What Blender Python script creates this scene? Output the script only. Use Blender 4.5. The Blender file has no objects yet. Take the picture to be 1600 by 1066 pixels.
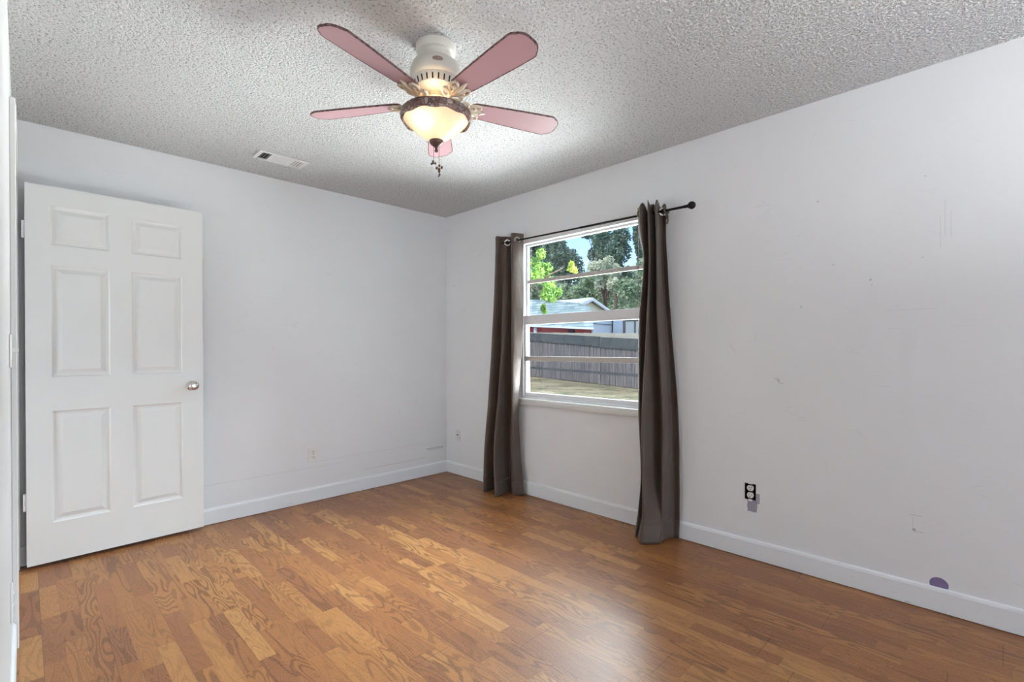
import bpy, bmesh, math, random
from math import sin, cos, pi, radians
from mathutils import Vector, Matrix, noise as mnoise

C = bpy.context.scene.collection
SC = bpy.context.scene

# ------------------------------------------------------------------ camera
R, B, H, L = 2.837, 3.732, 2.40, -0.035       # right wall x, back wall y, ceiling z, left wall x
CAM_H, YAW, ROLL, PITCH, F_PX = 1.16125, 0.787943, -0.0039558, -0.0026649, 767.43
cd = bpy.data.cameras.new('camera'); cam = bpy.data.objects.new('camera', cd); C.objects.link(cam)
fw = Vector((cos(YAW)*cos(PITCH), sin(YAW)*cos(PITCH), sin(PITCH)))
rt = Vector((sin(YAW), -cos(YAW), 0)); up = rt.cross(fw)
X = rt*cos(ROLL) + up*sin(ROLL); Y = up*cos(ROLL) - rt*sin(ROLL)
m = Matrix((X, Y, -fw)).transposed().to_4x4(); m.translation = (0, 0, CAM_H)
cam.matrix_world = m
cd.sensor_fit = 'HORIZONTAL'; cd.sensor_width = 36; cd.lens = F_PX/1600*36
cd.shift_y = 13.89/1600; cd.clip_start = 0.005; cd.clip_end = 300
SC.camera = cam

# ------------------------------------------------------------------ colour management
vs = SC.view_settings
vs.view_transform = 'Standard'; vs.look = 'None'; vs.gamma = 1; vs.use_curve_mapping = False
vs.exposure = 0.42

# ------------------------------------------------------------------ node helper
def srgb(r, g, b):
    f = lambda c: (c/255/12.92) if c/255 <= .04045 else ((c/255+.055)/1.055)**2.4
    return (f(r), f(g), f(b), 1)

class NT:
    def __init__(s, nt): s.t = nt
    def n(s, typ, ins=None, **kw):
        nd = s.t.nodes.new(typ)
        for k, v in kw.items(): setattr(nd, k, v)
        for k, v in (ins or {}).items():
            if hasattr(v, 'is_linked'): s.t.links.new(v, nd.inputs[k])
            else: nd.inputs[k].default_value = v
        return nd
    def m(s, op, a, b=0.0, c=0.0):
        return s.n('ShaderNodeMath', {0: a, 1: b, 2: c}, operation=op).outputs[0]
    def mix(s, f, a, b, blend='MIX'):
        nd = s.n('ShaderNodeMix', {0: f, 6: a, 7: b}, data_type='RGBA', blend_type=blend)
        return nd.outputs[2]
    def ramp(s, f, stops, interp='LINEAR'):
        nd = s.n('ShaderNodeValToRGB', {0: f}); cr = nd.color_ramp; cr.interpolation = interp
        while len(cr.elements) < len(stops): cr.elements.new(0.5)
        for e, (p, c) in zip(cr.elements, stops): e.position = p; e.color = c
        return nd.outputs[0]
    def pos(s): return s.n('ShaderNodeNewGeometry').outputs['Position']
    def obj(s): return s.n('ShaderNodeTexCoord').outputs['Object']
    def xyz(s, v): return s.n('ShaderNodeSeparateXYZ', {0: v}).outputs
    def comb(s, x, y, z): return s.n('ShaderNodeCombineXYZ', {0: x, 1: y, 2: z}).outputs[0]
    def scale(s, v, sc): return s.n('ShaderNodeVectorMath', {0: v, 1: sc}, operation='MULTIPLY').outputs[0]
    def noise(s, v, scale, detail=2, rough=.5, dist=0):
        return s.n('ShaderNodeTexNoise', {'Vector': v, 'Scale': scale, 'Detail': detail, 'Roughness': rough, 'Distortion': dist}).outputs[0]

def mat(name):
    mt = bpy.data.materials.new(name); mt.use_nodes = True
    nt = mt.node_tree; b = nt.nodes['Principled BSDF']
    return mt, NT(nt), b

def simple(name, col, rough=.5, metal=0, var=.06, scale=30, bump=0, bscale=200, spec=.5):
    mt, t, b = mat(name)
    p = t.obj()
    n = t.noise(p, scale, 3)
    c2 = tuple(max(0, c*(1-var*2)) for c in col[:3]) + (1,)
    t.t.links.new(t.mix(n, col, c2), b.inputs['Base Color'])
    b.inputs['Roughness'].default_value = rough; b.inputs['Metallic'].default_value = metal
    b.inputs['Specular IOR Level'].default_value = spec
    if bump:
        bm = t.n('ShaderNodeBump', {'Height': t.noise(p, bscale, 2), 'Strength': .5, 'Distance': bump})
        t.t.links.new(bm.outputs[0], b.inputs['Normal'])
    return mt

# ------------------------------------------------------------------ world: open sky with thin cloud
w = bpy.data.worlds.new('sky'); SC.world = w; w.use_nodes = True
t = NT(w.node_tree); bg = w.node_tree.nodes['Background']
g = t.n('ShaderNodeTexCoord').outputs['Generated']
z = t.xyz(g)[2]
skyc = t.ramp(z, [(0.0, srgb(180, 200, 222)), (.25, srgb(120, 160, 212)), (.6, srgb(150, 170, 195)), (1.0, srgb(190, 195, 205))])
cl = t.n('ShaderNodeMapRange', {0: t.noise(t.scale(g, (3, 3, 9)), 2.2, 6, .6), 1: .58, 2: .80}).outputs[0]
t.t.links.new(t.mix(cl, skyc, (1, 1, 1, 1)), bg.inputs[0])
bg.inputs[1].default_value = 2.2

# ------------------------------------------------------------------ lights
def area(name, loc, target, sx, sy, power, col=(1, 1, 1), spread=180):
    ld = bpy.data.lights.new(name, 'AREA'); ld.shape = 'RECTANGLE'; ld.size = sx; ld.size_y = sy
    ld.energy = power; ld.color = col; ld.spread = radians(spread)
    o = bpy.data.objects.new(name, ld); C.objects.link(o); o.location = loc
    o.rotation_euler = (Vector(target)-Vector(loc)).to_track_quat('-Z', 'Y').to_euler()
    return o
SKY_W, GROUND_W, REAR_W, HALL_W, CEIL_FILL_W = 4400, 2600, 36, 12, 27
area('sky_light', (7.6, 2.0, 5.6), (2.84, 2.15, 1.4), 7.0, 4.6, SKY_W, (.83, .94, 1.0))
area('garden_bounce_light', (4.25, 2.1, -.07), (3.55, 2.1, 1.9), 2.5, 11.0, GROUND_W, (.93, .97, 1.0))
# unseen fill lamp, added in the hallway to brighten the far corner
area('hall_fill_light', (-1.1, 3.15, .95), (2.5, 3.1, 1.7), .8, 1.5, HALL_W, (.88, .95, 1.0))
# fill lamp added behind the camera, at the made-up rear opening
area('rear_fill_light', (1.6, -3.93, .72), (1.8, .6, 2.7), 2.2, 1.25, REAR_W, (.90, .96, 1.0))
# upward fill lamp, added beside the camera to brighten the ceiling
area('ceiling_fill_light', (1.1, -1.0, 1.35), (1.3, -.85, 2.4), 1.0, 1.0, CEIL_FILL_W, (.93, .97, 1.0), 150)
# sunlight over the garden, from behind the house
sd = bpy.data.lights.new('sun', 'SUN'); sd.energy = 2.6; sd.angle = radians(3); sd.color = (1, .95, .86)
so = bpy.data.objects.new('sun', sd); C.objects.link(so); so.location = (-6, 4, 12)
so.rotation_euler = (Vector((12, 4, 0))-Vector((0, 7, 14))).to_track_quat('-Z', 'Y').to_euler()

# ------------------------------------------------------------------ mesh helpers
def link(name, me, mt=None, parent=None):
    o = bpy.data.objects.new(name, me); C.objects.link(o)
    if mt: me.materials.append(mt)
    if parent: o.parent = parent
    return o
def from_bm(name, bm, mt, parent=None, smooth=False, autos=None):
    me = bpy.data.meshes.new(name); bm.normal_update(); bm.to_mesh(me); bm.free()
    if smooth:
        for p in me.polygons: p.use_smooth = True
    o = link(name, me, mt, parent)
    if autos is not None:
        me.polygons.foreach_set('use_smooth', [True]*len(me.polygons))
        md = o.modifiers.new('es', 'EDGE_SPLIT'); md.split_angle = radians(autos)
    return o
def empty(name, loc=(0, 0, 0), rz=0):
    o = bpy.data.objects.new(name, None); C.objects.link(o); o.location = loc; o.rotation_euler.z = rz
    o.empty_display_size = .1
    return o
def tag(o, label=None, cat=None, group=None, kind=None):
    if label: o['label'] = label
    if cat: o['category'] = cat
    if group: o['group'] = group
    if kind: o['kind'] = kind
    return o
def struct(o): o['kind'] = 'structure'; return o

def box(bm, x0, x1, y0, y1, z0, z1, bev=0, M=None):
    vs_ = [bm.verts.new((x, y, z)) for x in (x0, x1) for y in (y0, y1) for z in (z0, z1)]
    f = [(0, 1, 3, 2), (4, 6, 7, 5), (0, 4, 5, 1), (2, 3, 7, 6), (0, 2, 6, 4), (1, 5, 7, 3)]
    fs = [bm.faces.new([vs_[i] for i in q]) for q in f]
    new = vs_
    if bev:
        es = list({e for ff in fs for e in ff.edges})
        r = bmesh.ops.bevel(bm, geom=es, offset=bev, segments=2, affect='EDGES', profile=.5)
        new = list({v for ff in r['faces'] for v in ff.verts} | {v for v in vs_ if v.is_valid})
    if M: bmesh.ops.transform(bm, matrix=M, verts=[v for v in new if v.is_valid])
def boxo(name, d, mt, parent=None, bev=0):
    bm = bmesh.new()
    for q in (d if isinstance(d[0], (tuple, list)) else [d]): box(bm, *q, bev=bev)
    return from_bm(name, bm, mt, parent)
def lathe(bm, prof, seg=32, c=(0, 0, 0), M=None):
    rings = []
    for r, z_ in prof:
        if r < 1e-6: rings.append([bm.verts.new((c[0], c[1], c[2]+z_))])
        else: rings.append([bm.verts.new((c[0]+r*cos(2*pi*i/seg), c[1]+r*sin(2*pi*i/seg), c[2]+z_)) for i in range(seg)])
    for a, b in zip(rings, rings[1:]):
        for i in range(seg):
            j = (i+1) % seg
            if len(a) == 1 and len(b) == 1: continue
            if len(a) == 1: bm.faces.new((a[0], b[i], b[j]))
            elif len(b) == 1: bm.faces.new((a[i], b[0], a[j]))
            else: bm.faces.new((a[i], b[i], b[j], a[j]))
    if M:
        bmesh.ops.transform(bm, matrix=M, verts=[v for rg in rings for v in rg])
    bmesh.ops.recalc_face_normals(bm, faces=bm.faces)
def tube(bm, pts, r, seg=8, caps=True):
    pts = [Vector(p) for p in pts]; rr = r if isinstance(r, (list, tuple)) else [r]*len(pts)
    rings = []; ref = None
    for i, p in enumerate(pts):
        d = (pts[min(i+1, len(pts)-1)]-pts[max(i-1, 0)]).normalized()
        if ref is None: ref = Vector((0, 0, 1)) if abs(d.z) < .9 else Vector((1, 0, 0))
        u = d.cross(ref)
        if u.length < 1e-4: u = d.orthogonal()
        u.normalize(); v = d.cross(u); ref = -v if False else ref
        rings.append([bm.verts.new(p+(u*cos(2*pi*k/seg)+v*sin(2*pi*k/seg))*rr[i]) for k in range(seg)])
    for a, b in zip(rings, rings[1:]):
        for k in range(seg):
            j = (k+1) % seg; bm.faces.new((a[k], a[j], b[j], b[k]))
    if caps:
        bm.faces.new(rings[0][::-1]); bm.faces.new(rings[-1])
    bmesh.ops.recalc_face_normals(bm, faces=bm.faces)
def catmull(P, n):
    out = []
    for i in range(len(P)-1):
        p0 = P[max(i-1, 0)]; p1 = P[i]; p2 = P[i+1]; p3 = P[min(i+2, len(P)-1)]
        for k in range(n):
            s = k/n
            out.append(tuple(.5*((2*b)+(-a+c)*s+(2*a-5*b+4*c-d)*s*s+(-a+3*b-3*c+d)*s**3) for a, b, c, d in zip(p0, p1, p2, p3)))
    out.append(tuple(P[-1]))
    return out

# wall slab with rectangular holes. axis 'x': wall plane at x=a..a2 spanning y,z ; axis 'y' likewise
def wall(name, axis, a, a2, u0, u1, holes, mt, v0=0.0, v1=H):
    us = sorted({u0, u1, *[h[0] for h in holes], *[h[1] for h in holes]})
    vv = sorted({v0, v1, *[h[2] for h in holes], *[h[3] for h in holes]})
    bm = bmesh.new(); cache = {}
    def V(p, i, j):
        k = (p, i, j)
        if k not in cache:
            q = (p, us[i], vv[j]) if axis == 'x' else (us[i], p, vv[j])
            cache[k] = bm.verts.new(q)
        return cache[k]
    def solid(i, j):
        if i < 0 or j < 0 or i >= len(us)-1 or j >= len(vv)-1: return False
        uc, vc = (us[i]+us[i+1])/2, (vv[j]+vv[j+1])/2
        return not any(h[0] < uc < h[1] and h[2] < vc < h[3] for h in holes)
    for i in range(len(us)-1):
        for j in range(len(vv)-1):
            if not solid(i, j): continue
            for p in (a, a2): bm.faces.new((V(p, i, j), V(p, i+1, j), V(p, i+1, j+1), V(p, i, j+1)))
            for (di, dj, e) in ((-1, 0, ((i, j), (i, j+1))), (1, 0, ((i+1, j), (i+1, j+1))), (0, -1, ((i, j), (i+1, j))), (0, 1, ((i, j+1), (i+1, j+1)))):
                if not solid(i+di, j+dj):
                    bm.faces.new((V(a, *e[0]), V(a, *e[1]), V(a2, *e[1]), V(a2, *e[0])))
    bmesh.ops.recalc_face_normals(bm, faces=bm.faces)
    return struct(from_bm(name, bm, mt))

# ------------------------------------------------------------------ materials
def wall_mat(name, axis, marks, base=srgb(236, 237, 239)):
    mt, t, b = mat(name)
    p = t.pos(); x, y, zz = t.xyz(p)
    uu = y if axis == 'x' else x
    n1 = t.noise(p, 1.6, 4, .6)
    c = t.mix(t.n('ShaderNodeMapRange', {0: n1, 1: .3, 2: .75}).outputs[0], base, tuple(q*.965 for q in base[:3])+(1,))
    # small scuffs
    vor = t.n('ShaderNodeTexVoronoi', {'Vector': p, 'Scale': 5.5, 'Randomness': 1.0})
    near = t.m('LESS_THAN', vor.outputs['Distance'], t.m('MULTIPLY', t.xyz(vor.outputs['Color'])[0], .022))
    sel = t.m('GREATER_THAN', t.xyz(vor.outputs['Color'])[1], .72)
    c = t.mix(t.m('MULTIPLY', t.m('MULTIPLY', near, sel), .16), c, srgb(120, 118, 115))
    # thin scratches
    v2 = t.n('ShaderNodeTexVoronoi', {'Vector': t.scale(p, (1.2, 1.2, 9) if 0 else (2.2, 2.2, 7)), 'Scale': 1.3, 'Randomness': 1.0}, feature='DISTANCE_TO_EDGE')
    sc_ = t.m('MULTIPLY', t.m('LESS_THAN', v2.outputs[0], .006), t.n('ShaderNodeMapRange', {0: t.noise(p, 7, 3), 1: .58, 2: .68}).outputs[0])
    c = t.mix(t.m('MULTIPLY', sc_, .12), c, srgb(130, 128, 125))
    wob = t.m('MULTIPLY', t.m('SUBTRACT', t.noise(p, 60, 2), .5), .6)
    for (u, v, ru, rv, col, st, shape) in marks:
        du = t.m('DIVIDE', t.m('SUBTRACT', uu, u), ru); dv = t.m('DIVIDE', t.m('SUBTRACT', zz, v), rv)
        if shape == 'e': d = t.m('SQRT', t.m('ADD', t.m('MULTIPLY', du, du), t.m('MULTIPLY', dv, dv)))
        else: d = t.m('MAXIMUM', t.m('ABSOLUTE', du), t.m('ABSOLUTE', dv))
        if shape == 'w': d = t.m('ADD', d, wob)
        k = t.m('MULTIPLY', t.m('LESS_THAN', d, 1.0), st if st >= .7 and col in (PUR, PGR) else st*.55)
        c = t.mix(k, c, col)
    t.t.links.new(c, b.inputs['Base Color'])
    b.inputs['Roughness'].default_value = .55; b.inputs['Specular IOR Level'].default_value = .3
    bp = t.n('ShaderNodeBump', {'Height': t.m('ADD', t.noise(p, 90, 3), t.m('MULTIPLY', t.noise(p, 7, 2), 3)), 'Strength': .25, 'Distance': .002})
    t.t.links.new(bp.outputs[0], b.inputs['Normal'])
    return mt
PUR = srgb(132, 118, 160); PGR = srgb(150, 148, 166); GR = srgb(130, 128, 126); DK = srgb(70, 66, 64)
right_marks = [(.207, .121, .032, .030, PUR, 1, 'e'), (.984, .292, .025, .032, PGR, .95, 'w'), (.958, .335, .014, .028, PGR, .8, 'w'),
    (.849, .985, .006, .006, GR, .7, 'w'), (.838, .972, .014, .002, GR, .5, 'w'), (.858, .996, .01, .004, GR, .4, 'w'),
    (.291, .34, .006, .005, DK, .8, 'w'), (.275, .333, .02, .0015, GR, .6, 'w'), (.283, .405, .02, .0015, GR, .5, 'w'), (.296, .365, .0015, .03, GR, .3, 'w'),
    (.45, 1.48, .004, .005, DK, .6, 'w'), (.445, 1.455, .003, .003, GR, .6, 'w'), (.665, 1.895, .004, .004, DK, .6, 'w'), (.26, 1.56, .005, .002, DK, .5, 'w'),
    (.25, 1.92, .004, .002, DK, .5, 'w'), (.60, 1.57, .004, .003, DK, .45, 'w'), (.741, 1.37, .004, .006, GR, .5, 'w'), (.4, .98, .03, .0012, GR, .4, 'w'),
    (.20, 1.66, .0015, .07, GR, .3, 'w'), (.185, 1.72, .0015, .08, GR, .3, 'w'), (.165, 1.69, .0015, .06, GR, .25, 'w'), (.3, 1.33, .09, .001, GR, .25, 'w')]
back_marks = [(2.70, .245, .09, .005, GR, .7, 'w'), (2.71, .232, .08, .003, DK, .45, 'w'), (2.3, .17, .3, .003, GR, .35, 'w'), (1.70, 1.75, .02, .0015, GR, .3, 'w'),
    (1.3, .26, .5, .004, GR, .15, 'w'), (2.05, .30, .5, .003, GR, .15, 'w'), (1.95, 1.07, .004, .002, DK, .5, 'w'), (.25, 1.7, .01, .004, GR, .3, 'w')]
M_wr = wall_mat('wall_paint_right', 'x', right_marks)
M_wb = wall_mat('wall_paint_back', 'y', back_marks)
M_wp = wall_mat('wall_paint_plain', 'x', [])
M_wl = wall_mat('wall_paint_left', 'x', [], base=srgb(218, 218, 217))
M_trim = simple('trim_gloss_paint', srgb(228, 228, 226), .35, var=.02, scale=8, bump=.0006, bscale=60)
M_door = simple('door_paint', srgb(234, 234, 232), .38, var=.02, scale=6, bump=.0005, bscale=80)
M_white_metal = simple('white_enamel', srgb(226, 222, 212), .3, var=.02)
M_plastic = simple('white_plastic', srgb(235, 234, 230), .35, var=.01)
M_slot = simple('dark_slot', srgb(35, 33, 32), .6)
M_black = simple('black_metal', srgb(26, 25, 25), .35, metal=.6, spec=.5)
M_chrome = simple('polished_nickel', srgb(205, 198, 192), .16, metal=1, var=.02)
M_grom = simple('grommet_metal', srgb(205, 203, 198), .25, metal=.85, var=.02)
M_brown = simple('aged_bronze', srgb(112, 84, 76), .4, metal=.3, var=.15)
M_galv = simple('galvanised_box', srgb(60, 60, 62), .5, metal=.5)
M_cord = simple('cord', srgb(90, 88, 85), .6)

# baseboard paint with a few scuffs
mt, t, b = mat('baseboard_paint'); M_base = mt
p = t.pos()
nn = t.noise(t.scale(p, (8, 8, 30)), 2.2, 5, .7)
c = t.mix(t.n('ShaderNodeMapRange', {0: nn, 1: .66, 2: .74}).outputs[0], srgb(236, 239, 242), srgb(190, 187, 184))
v = t.n('ShaderNodeTexVoronoi', {'Vector': p, 'Scale': 9.0})
c = t.mix(t.m('MULTIPLY', t.m('LESS_THAN', v.outputs['Distance'], .035), t.m('GREATER_THAN', t.xyz(v.outputs['Color'])[1], .75)), c, srgb(120, 112, 105))
t.t.links.new(c, b.inputs['Base Color']); b.inputs['Roughness'].default_value = .35

# popcorn ceiling
mt, t, b = mat('popcorn_ceiling'); M_ceil = mt
p = t.pos()
n1 = t.noise(p, 95, 3, .65); n2 = t.noise(p, 30, 2, .5)
v = t.n('ShaderNodeTexVoronoi', {'Vector': t.scale(p, (1, 1, 1)), 'Scale': 85.0, 'Randomness': 1.0}, feature='SMOOTH_F1')
h = t.m('ADD', t.m('MULTIPLY', t.n('ShaderNodeMapRange', {0: n1, 1: .36, 2: .6}, interpolation_type='SMOOTHSTEP').outputs[0], 1.0), t.m('MULTIPLY', v.outputs[0], -.6))
bp = t.n('ShaderNodeBump', {'Height': h, 'Strength': 1.0, 'Distance': .0088})
t.t.links.new(bp.outputs[0], b.inputs['Normal'])
c = t.mix(n2, srgb(247, 247, 247), srgb(243, 243, 243))
pit_shade = t.n('ShaderNodeMapRange', {0: n1, 1: .37, 2: .43}).outputs[0]  # shade of the popcorn hollows, painted into the base colour
t.t.links.new(t.mix(pit_shade, srgb(182, 180, 177), c), b.inputs['Base Color']); b.inputs['Roughness'].default_value = .9
b.inputs['Specular IOR Level'].default_value = .1

# oak strip laminate floor
mt, t, b = mat('oak_laminate'); M_floor = mt
p = t.pos(); x, y, zz = t.xyz(p)
W = .0633
xs = t.m('DIVIDE', t.m('SUBTRACT', x, .0474), W); i = t.m('FLOOR', xs); fx = t.m('SUBTRACT', xs, i)
wn = t.n('ShaderNodeTexWhiteNoise', {'W': i}, noise_dimensions='1D')
r3 = t.xyz(wn.outputs['Color'])
Ls = t.m('ADD', .30, t.m('MULTIPLY', r3[1], .22))
yy = t.m('ADD', t.m('DIVIDE', y, Ls), t.m('MULTIPLY', r3[0], 7.3)); 
yw = t.m('ADD', yy, t.m('MULTIPLY', t.m('SINE', t.m('MULTIPLY', yy, 1.7)), .28))
j = t.m('FLOOR', yw); fy = t.m('SUBTRACT', yw, j)
cell = t.n('ShaderNodeTexWhiteNoise', {'Vector': t.comb(i, j, 0.0)}, noise_dimensions='2D')
cr = t.xyz(cell.outputs['Color'])
base = t.ramp(cr[0], [(0, srgb(136, 80, 48)), (.3, srgb(152, 94, 50)), (.6, srgb(164, 106, 56)), (.85, srgb(172, 116, 62)), (1, srgb(184, 130, 74))])
off = t.comb(t.m('MULTIPLY', cr[0], 37.0), t.m('MULTIPLY', cr[1], 53.0), t.m('MULTIPLY', cr[2], 41.0))
gv = t.n('ShaderNodeVectorMath', {0: t.comb(t.m('MULTIPLY', x, 14.0), t.m('MULTIPLY', y, 2.1), 0.0), 1: off}, operation='ADD').outputs[0]
gn = t.noise(gv, 1.0, 1.5, .45, .25)
fr = t.m('ADD', 13.0, t.m('MULTIPLY', cr[2], 26.0))
wob = t.m('MULTIPLY', t.noise(t.comb(t.m('MULTIPLY', x, 90.0), t.m('MULTIPLY', y, 25.0), 0.0), 1.0, 2), 1.0)
sn = t.m('SINE', t.m('ADD', t.m('MULTIPLY', gn, t.m('MULTIPLY', fr, 3.0)), wob))
ln = t.n('ShaderNodeMapRange', {0: sn, 1: .0, 2: .75}).outputs[0]
amt = t.m('MULTIPLY', ln, t.n('ShaderNodeMapRange', {0: cr[1], 1: .15, 2: .8, 3: .35, 4: 1.0}).outputs[0])
c = t.mix(amt, base, t.mix(.66, base, srgb(88, 42, 18)))
fine = t.noise(t.comb(t.m('MULTIPLY', x, 420.0), t.m('MULTIPLY', y, 24.0), 0.0), 1.0, 3, .6)
c = t.mix(t.m('MULTIPLY', t.n('ShaderNodeMapRange', {0: fine, 1: .42, 2: .68}).outputs[0], .38), c, srgb(112, 64, 38))
pores = t.noise(t.comb(t.m('MULTIPLY', x, 260.0), t.m('MULTIPLY', y, 130.0), 0.0), 1.0, 2)
c = t.mix(t.m('MULTIPLY', t.n('ShaderNodeMapRange', {0: pores, 1: .35, 2: .65}).outputs[0], .14), c, srgb(225, 185, 130))
# seams: printed strip edges, true joints every three strips
e1 = t.m('MAXIMUM', t.m('LESS_THAN', fx, .014), t.m('LESS_THAN', fy, .004))
c = t.mix(t.m('MULTIPLY', e1, .25), c, srgb(88, 46, 24))
x3 = t.m('DIVIDE', t.m('SUBTRACT', x, .0474), W*3); i3 = t.m('FLOOR', x3); f3 = t.m('SUBTRACT', x3, i3)
w3 = t.n('ShaderNodeTexWhiteNoise', {'W': i3}, noise_dimensions='1D').outputs['Value']
y3 = t.m('ADD', t.m('DIVIDE', y, 1.21), t.m('MULTIPLY', w3, 5.0)); g3 = t.m('FRACT', y3)
e3 = t.m('MAXIMUM', t.m('LESS_THAN', f3, .006), t.m('LESS_THAN', g3, .0016))
c = t.mix(t.m('MULTIPLY', e3, .7), c, srgb(60, 32, 18))
# a few chips and specks
v = t.n('ShaderNodeTexVoronoi', {'Vector': p, 'Scale': 4.5})
sp = t.m('MULTIPLY', t.m('LESS_THAN', v.outputs['Distance'], .016), t.m('GREATER_THAN', t.xyz(v.outputs['Color'])[0], .6))
c = t.mix(sp, c, t.mix(t.m('GREATER_THAN', t.xyz(v.outputs['Color'])[2], .5), srgb(58, 38, 28), srgb(225, 205, 180)))
t.t.links.new(c, b.inputs['Base Color'])
ro = t.n('ShaderNodeMapRange', {0: t.noise(p, 3, 4), 3: .34, 4: .44}).outputs[0]
t.t.links.new(ro, b.inputs['Roughness']); b.inputs['Specular IOR Level'].default_value = .58
bp = t.n('ShaderNodeBump', {'Height': t.m('SUBTRACT', t.m('MULTIPLY', fine, .25), e3), 'Strength': .25, 'Distance': .0008})
t.t.links.new(bp.outputs[0], b.inputs['Normal'])

# curtain cloth, tightly woven taupe with a paler back
mt, t, b = mat('taupe_curtain_cloth'); M_curt = mt
p = t.pos()
uvx = t.scale(p, (1, 1, 1))
wv = t.m('MULTIPLY', t.noise(t.scale(p, (900, 900, 120)), 1.0, 1), .6)
wz = t.noise(t.scale(p, (120, 120, 900)), 1.0, 1)
c = t.mix(t.m('ADD', t.m('MULTIPLY', wv, .5), t.m('MULTIPLY', wz, .35)), srgb(100, 89, 81), srgb(76, 66, 59))
c = t.mix(t.n('ShaderNodeMapRange', {0: t.noise(p, 6, 4), 1: .4, 2: .7}).outputs[0], c, srgb(90, 74, 66))
t.t.links.new(c, b.inputs['Base Color']); b.inputs['Roughness'].default_value = .62
b.inputs['Sheen Weight'].default_value = .25; b.inputs['Sheen Roughness'].default_value = .4
b.inputs['Specular IOR Level'].default_value = .35
bp = t.n('ShaderNodeBump', {'Height': t.m('ADD', t.m('MULTIPLY', t.noise(t.scale(p, (1, 1, .45)), 26, 3, .6), 1.0), t.m('MULTIPLY', wv, .04)), 'Strength': .55, 'Distance': .006})
t.t.links.new(bp.outputs[0], b.inputs['Normal'])

# fan blade finish, dusty rose with a dark chipped rim (rim is geometry)
M_blade = simple('dusty_rose_lacquer', srgb(200, 160, 166), .35, var=.04, scale=9)
mt, t, b = mat('chipped_dark_edge'); M_edge = mt
c = t.ramp(t.noise(t.obj(), 90, 3), [(.35, srgb(70, 46, 42)), (.65, srgb(128, 98, 96))])
t.t.links.new(c, b.inputs['Base Color']); b.inputs['Roughness'].default_value = .5
# alabaster glass bowl, lit by its lamp
mt, t, b = mat('alabaster_glass'); M_bowl = mt
sw = t.noise(t.obj(), 9, 4, .6, 1.2)
t.t.links.new(t.ramp(sw, [(.3, srgb(250, 238, 218)), (.6, srgb(246, 228, 200)), (.8, srgb(238, 214, 180))]), b.inputs['Base Color'])
b.inputs['Roughness'].default_value = .25
b.inputs['Transmission Weight'].default_value = 0.0
t.t.links.new(t.ramp(sw, [(.3, (1, .88, .70, 1)), (.8, (1, .76, .54, 1))]), b.inputs['Emission Color'])
b.inputs['Emission Strength'].default_value = .26
tr = t.n('ShaderNodeBsdfTranslucent', {0: (1, .88, .70, 1)})
mx = t.n('ShaderNodeMixShader', {0: .45, 1: b.outputs[0], 2: tr.outputs[0]})
t.t.links.new(mx.outputs[0], t.t.nodes['Material Output'].inputs[0])
# mosaic light ring
mt, t, b = mat('bronze_mosaic_ring'); M_mosaic = mt
v = t.n('ShaderNodeTexVoronoi', {'Vector': t.obj(), 'Scale': 55.0})
ve = t.n('ShaderNodeTexVoronoi', {'Vector': t.obj(), 'Scale': 55.0}, feature='DISTANCE_TO_EDGE')
c = t.ramp(t.xyz(v.outputs['Color'])[0], [(0, srgb(110, 84, 78)), (.5, srgb(150, 126, 116)), (.8, srgb(130, 120, 122)), (1, srgb(182, 168, 158))])
c = t.mix(t.m('LESS_THAN', ve.outputs[0], .07), c, srgb(92, 62, 54))
t.t.links.new(c, b.inputs['Base Color']); b.inputs['Roughness'].default_value = .4; b.inputs['Metallic'].default_value = .2
# window glass
mt = bpy.data.materials.new('window_glass'); mt.use_nodes = True; M_glass = mt
t = NT(mt.node_tree); mt.node_tree.nodes.remove(mt.node_tree.nodes['Principled BSDF'])
fr = t.n('ShaderNodeFresnel', {'IOR': 1.35})
dirt = t.noise(t.pos(), 14, 3)
gl = t.n('ShaderNodeBsdfGlossy', {'Color': (1, 1, 1, 1), 'Roughness': .03})
tp = t.n('ShaderNodeBsdfTransparent', {'Color': (.97, .985, .98, 1)})
mx = t.n('ShaderNodeMixShader', {0: t.m('MULTIPLY', fr.outputs[0], .8), 1: tp.outputs[0], 2: gl.outputs[0]})
t.t.links.new(mx.outputs[0], t.t.nodes['Material Output'].inputs[0])

# ------------------------------------------------------------------ room shell
Y0 = -3.8                                    # rear wall, behind the camera
T = .12
WIN = (1.60, 2.765, .748, 2.035)             # window opening in right wall (y0,y1,z0,z1)
DOOR = (2.78, 3.665, 0, 2.068)               # doorway in left wall
BOXH = (.964, 1.024, .322, .412)             # bare outlet hole
struct(boxo('floor', (L-1.4, R+.1, Y0-.1, B+.1, -.05, 0), M_floor))
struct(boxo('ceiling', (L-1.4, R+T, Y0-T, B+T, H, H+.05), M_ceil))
wall('wall_right', 'x', R, R+T, Y0-T, B+T, [WIN, BOXH], M_wr)
wall('wall_back', 'y', B, B+T, L-1.3, R, [], M_wb)
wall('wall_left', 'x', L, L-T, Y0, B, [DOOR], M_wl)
RW = (.30, 2.70, .06, 2.10)
wall('wall_rear', 'y', Y0, Y0-T, L-1.3, R, [RW], M_wp)
wall('wall_hall', 'x', L-1.3, L-1.4, Y0-T, B+T, [], M_wp)
f = struct(boxo('added_rear_window', [(.3, 2.7, Y0-.07, Y0-.03, .06, .10), (.3, 2.7, Y0-.07, Y0-.03, 2.06, 2.10), (.3, .34, Y0-.07, Y0-.03, .06, 2.10), (2.66, 2.7, Y0-.07, Y0-.03, .06, 2.10), (1.48, 1.52, Y0-.07, Y0-.03, .06, 2.10)], M_trim))  # unseen window frame, added to go with the rear fill lamp

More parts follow.
